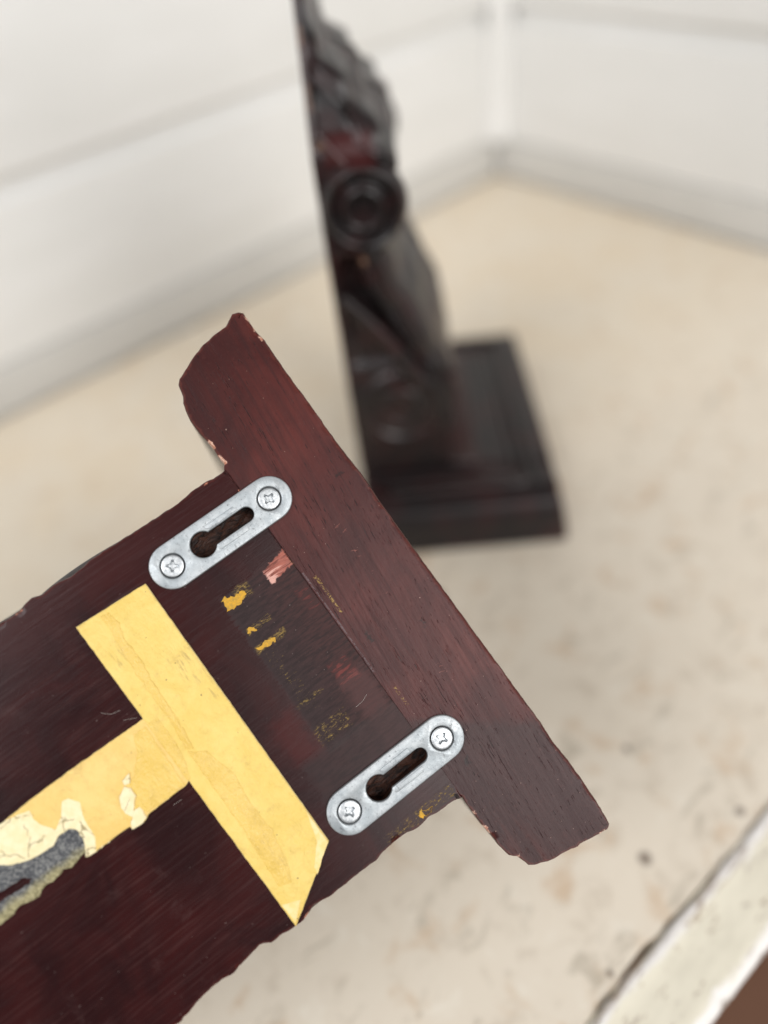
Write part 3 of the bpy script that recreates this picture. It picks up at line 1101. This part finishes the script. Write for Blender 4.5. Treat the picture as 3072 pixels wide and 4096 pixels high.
def cross_ring(cx, cz, rot, a=1.55, w=0.5):
    base = [(a, -w * .55), (a, w * .55), (w * 1.5, w), (w, w * 1.5), (w * .55, a), (-w * .55, a), (-w, w * 1.5), (-w * 1.5, w), (-a, w * .55), (-a, -w * .55),
            (-w * 1.5, -w), (-w, -w * 1.5), (-w * .55, -a), (w * .55, -a), (w, -w * 1.5), (w * 1.5, -w)]
    c, s = math.cos(rot), math.sin(rot)
    return [(cx + x * c - y * s, cz + x * s + y * c) for x, y in base]


def screw(parent, cx, cz, rot, top):
    """pan of a countersunk cross-head screw; the recess has sloping walls and a floor"""
    V, F, R = [], [], []
    rings = [(2.72, top + 0.30), (2.66, top + 0.08), (2.5, top - 0.02), (2.2, top - 0.06)]
    n = 36
    for rr, y_ in rings:
        for i in range(n):
            a = 2 * math.pi * i / n
            V.append((cx + rr * math.cos(a), y_, cz + rr * math.sin(a)))
    for L in range(len(rings) - 1):
        for i in range(n):
            j = (i + 1) % n
            F.append((L * n + i, L * n + j, (L + 1) * n + j, (L + 1) * n + i))
    c0 = ccw(cross_ring(cx, cz, rot))
    i0 = len(V)
    for a, b in c0:
        V.append((a, top - 0.08, b))
    k = len(c0)
    for a, b in c0:
        V.append((cx + (a - cx) * 0.62, top + 0.85, cz + (b - cz) * 0.62))
    for i in range(k):
        j = (i + 1) % k
        F.append((i0 + i, i0 + j, i0 + k + j, i0 + k + i))
    F.append(tuple(i0 + k + i for i in range(k)))
    outer = [(V[(len(rings) - 1) * n + i][0], V[(len(rings) - 1) * n + i][2]) for i in range(n)]
    flat = [(len(rings) - 1) * n + i for i in range(n)] + [i0 + i for i in range(k)]
    for tri in tessellate_polygon([[Vector((a, b, 0)) for a, b in outer], [Vector((a, b, 0)) for a, b in c0]]):
        F.append(tuple(flat[t] for t in tri))
    return link("screw", V, F, M['screw'], parent, 32)


for pi_, cx in enumerate(PLATES):
    st = stadium(cx, 22.35, 50.45, 5.62)
    holes = [keyhole(cx), circle(cx, 22.4, 3.0), circle(cx, 50.5, 3.0)]
    pl = slab("keyhole_plate", st, 0.95, 0.28, M['zinc'], held, 0.02, holes)
    pl["label"] = ("dull zinc keyhole plate by the corbel's upper edge", "brighter zinc keyhole plate near the lower inner corner")[pi_]
    for s in (-1, 1):
        slab("raised_flange", [(cx + s * 2.2, 30.2), (cx + s * 3.5, 30.8), (cx + s * 3.5, 38.6), (cx + s * 3.1, 39.2), (cx + s * 2.2, 38.3)], 0.17, 0.1,
             M['zinc'], pl, -0.92)
    for q, cz in enumerate((22.4, 50.5)):
        # countersink wall under the head
        V, F = [], []
        n = 32
        for rr, y_ in ((2.98, -0.75), (2.45, 0.6)):
            V += [(cx + rr * math.cos(2 * math.pi * i / n), y_, cz + rr * math.sin(2 * math.pi * i / n)) for i in range(n)]
        F = [(i, (i + 1) % n, n + (i + 1) % n, n + i) for i in range(n)]
        link("countersink", V, F, M['zinc'], pl, 0, [0.0] * len(V))
        screw(pl, cx, cz, (0.35, 0.95, 0.5, 0.1)[pi_ * 2 + q], -0.93)

# ------------------------------------------------------------------ tape
def L2(pts):
    """(u,v) read along and across the board -> local (x,z)"""
    return [(17.6 - a, b + 1.0) for a, b in pts]


def curl(a, b):
    return 0.06 + 0.05 * nz3(a, b, 3, 0.09)


cross_t = slab("yellow_tape", rough_ring(L2([(-20.4, 75.6), (-19.5, 57.0), (56.0, 57.4), (67.0, 74.8)]), 1.0, 0.12, 0.6), 0.75, 0.30, M['tape'], held, 0.02,
               edge_mat=M['tape_edge'])
cross_t["label"] = "broad yellow tape band across the stem, one end cut at a slant"
# worn liner showing along two edges of the slanted end
slab("liner_edge", rough_ring(L2([(47.0, 57.6), (56.0, 57.7), (60.4, 64.0), (58.6, 63.6), (54.2, 59.6)]), 0.7, 0.2, 0.8), 0.10, 0.05, M['tape_edge'], cross_t, -0.70)
slab("liner_edge", rough_ring(L2([(62.6, 70.4), (66.2, 74.3), (60.8, 74.5), (61.6, 72.6)]), 0.7, 0.2, 0.8), 0.10, 0.05, M['tape_edge'], cross_t, -0.70)
slab("adhesive_ridge", rough_ring(L2([(-19.0, 69.6), (-15.1, 69.6), (-8.4, 70.3), (-3.4, 70.7), (4.6, 70.8), (9.7, 70.7), (17.8, 71.5), (19, 69.8), (11.0, 69.0),
                                      (6.1, 68.8), (-0.2, 68.6), (-3.6, 68.1), (-7.8, 67.8), (-12.0, 68.2), (-15.3, 67.0), (-19.0, 67.6)]), 0.6, 0.35, 0.7),
     0.17, 0.17, M['tape_gloss'], cross_t, -0.70)
slab("adhesive_ridge", rough_ring(L2([(18.6, 71.6), (27.0, 71.5), (33.6, 71.6), (40.1, 71.6), (47.0, 72.0), (57.0, 72.7), (58.2, 69.8), (54.2, 68.0), (45.1, 66.3),
                                      (37.5, 66.7), (29.6, 65.8), (21.2, 68.0)]), 0.7, 0.3, 0.6), 0.16, 0.16, M['tape_gloss'], cross_t, -0.70)

# lengthwise tape: yellow face, torn cream paper, grey foam
foam_ring = L2([(12.0, 135.0), (13.0, 122.0), (13.7, 118.6), (15.5, 116.4), (17.2, 112.0), (17.3, 107.1), (16.2, 104.9), (16.3, 102.2), (18.0, 100.9), (20.3, 100.9),
                (23.5, 102.4), (23.6, 104.9), (24.4, 106.8), (23.3, 108.7), (24.1, 111.9), (23.9, 114.4), (24.9, 115.6), (24.5, 118.4), (23.8, 120.9), (24.8, 122.0),
                (24.9, 126.0), (24.3, 130), (22, 135), (20.6, 123.1), (20.9, 119.9), (21.2, 116.1), (20.7, 114.6), (19.3, 116.6), (19.3, 119.6), (18.8, 121.9), (19, 135)])
foam = slab("grey_foam_backing", rough_ring(foam_ring, 0.5, 0.45, 0.9, 2.0), 0.22, 0.12, M['foam'], held, 0.02)
foam["label"] = "grey foam laid bare where the lengthwise tape tore"
paper_ring = L2([(5.6, 140.0), (6.5, 114.2), (6.2, 104.0), (9.0, 97.0), (14.0, 95.5), (22.0, 95.5), (24.6, 97.0), (24.6, 100.8), (24.3, 103.2), (22.9, 102.4), (20.3, 101.2), (18.0, 101.2),
                 (16.6, 102.4), (16.5, 104.9), (17.6, 107.1), (17.3, 112.2), (15.6, 116.7), (13.8, 118.8), (13.0, 124), (12.2, 140.0)])
paper = slab("torn_paper", rough_ring(paper_ring, 0.6, 0.3, 0.8, 4.0), 0.42, 0.14, M['paper'], held, 0.02, lift=lambda a, b: 0.10 + 0.16 * nz3(a, b, 1, 0.25))
paper["label"] = "pale torn paper layer at the ragged end of the tape"
side_ring = L2([(6.3, 74.6), (6.1, 85.8), (5.9, 95.7), (6.0, 104.7), (6.4, 112.5), (7.9, 106.9), (10.0, 107.3), (12.2, 106.7), (15.2, 104.7), (13.5, 102.2), (10.6, 100.2), (11.0, 98.7), (13.2, 97.3),
                (17.0, 98.6), (21.5, 98.9), (24.5, 100.5), (24.6, 96.0), (24.6, 91.6), (25.6, 91.3), (25.9, 88.5), (25.0, 86.8), (24.9, 81.1), (24.9, 76.2), (24.0, 74.4)])
side_t = slab("yellow_tape", rough_ring(side_ring, 0.7, 0.16, 0.8, 6.0), 0.62, 0.2, M['tape_pale'], held, 0.02, edge_mat=M['tape_edge'])
side_t["label"] = "lengthwise pale yellow tape with a torn end"
gl_ring = L2([(8.3, 75.9), (24.6, 76.2), (24.7, 86.4), (21.9, 88.0), (19.6, 86.2), (17.0, 86.4), (14.6, 83.3), (11.9, 80.7), (8.1, 79.2)])
slab("adhesive_ridge", rough_ring(gl_ring, 0.7, 0.4, 0.6, 1.0), 0.15, 0.15, M['tape_gloss'], side_t, -0.58)
lap = L2([(8.1, 72.5), (14.8, 72.3), (20.4, 73.1), (24.2, 74.6), (24.0, 75.3), (8.0, 75.3)])
slab("adhesive_ridge", rough_ring(lap, 0.7, 0.3, 0.7, 3.0), 0.10, 0.07, M['tape_gloss'], cross_t, -0.71)
for fl in ([(14.4, 84.6), (15.0, 87.1), (16.2, 87.2), (16.6, 86.0)],
           [(16.4, 87.2), (17.5, 89.5), (19.7, 90.5), (21.9, 90.6), (23.1, 89.7), (21.5, 88.0), (19.6, 86.3), (17.4, 86.5)],
           [(22.3, 89.0), (22.3, 87.2), (25.2, 87.1), (25.8, 88.7), (25.5, 91.3), (24.2, 90.8)]):
    slab("paper_flake", rough_ring(L2(fl), 0.4, 0.3, 1.1, 5.0), 0.22, 0.10, M['paper'], side_t, -0.55, lift=lambda a, b: 0.18 + 0.30 * nz3(a, b, 7, 0.4))

# crusty residue flakes of old yellow tape
for ring_, y_, mt in (([(-5.8, 45.0), (-5.2, 42.7), (-3.9, 39.5), (-2.9, 39.8), (-2.4, 41.5), (-2.4, 45.2)], 0.16, 'crust'),
                      ([(4.2, 44.2), (3.4, 43.3), (4.0, 42.4), (5.0, 42.8), (5.2, 44.2)], 0.12, 'crust'),
                      ([(8.8, 44.6), (8.5, 42.2), (9.0, 40.0), (9.7, 39.8), (9.8, 42.0), (9.4, 44.4)], 0.08, 'crust'),
                      ([(64.9, 37.4), (63.9, 35.4), (64.7, 35.7), (65.3, 34.6), (65.2, 33.0), (66.1, 33.9), (66.0, 35.6), (65.9, 37.4)], 0.14, 'crust')):
    q = slab("tape_residue", rough_ring(L2(ring_), 0.25, 0.8, 1.3, 8.0), y_, y_ * 0.5, M[mt], held, 0.02)

# a few lint hairs caught on the board
rl = random.Random(3)
for cu, cv, ln_, an in ((1.5, 78.5, 4.5, 1.4), (5.3, 76.5, 3.0, 0.9), (33.8, 30.0, 4.0, 1.9), (27.0, 79.0, 2.2, 1.2)):
    pts = []
    bend = rl.uniform(-0.9, 0.9)
    a = an
    px, pz = 17.6 - cu, cv + 1
    for i in range(14):
        pts.append((px, -0.05 - 0.25 * math.sin(math.pi * i / 13), pz))
        px += math.cos(a) * ln_ / 13
        pz += math.sin(a) * ln_ / 13
        a += bend / 6 + 0.12 * math.sin(i)
    tube("lint_hair", pts, 0.024, M['lint'], held, 5)
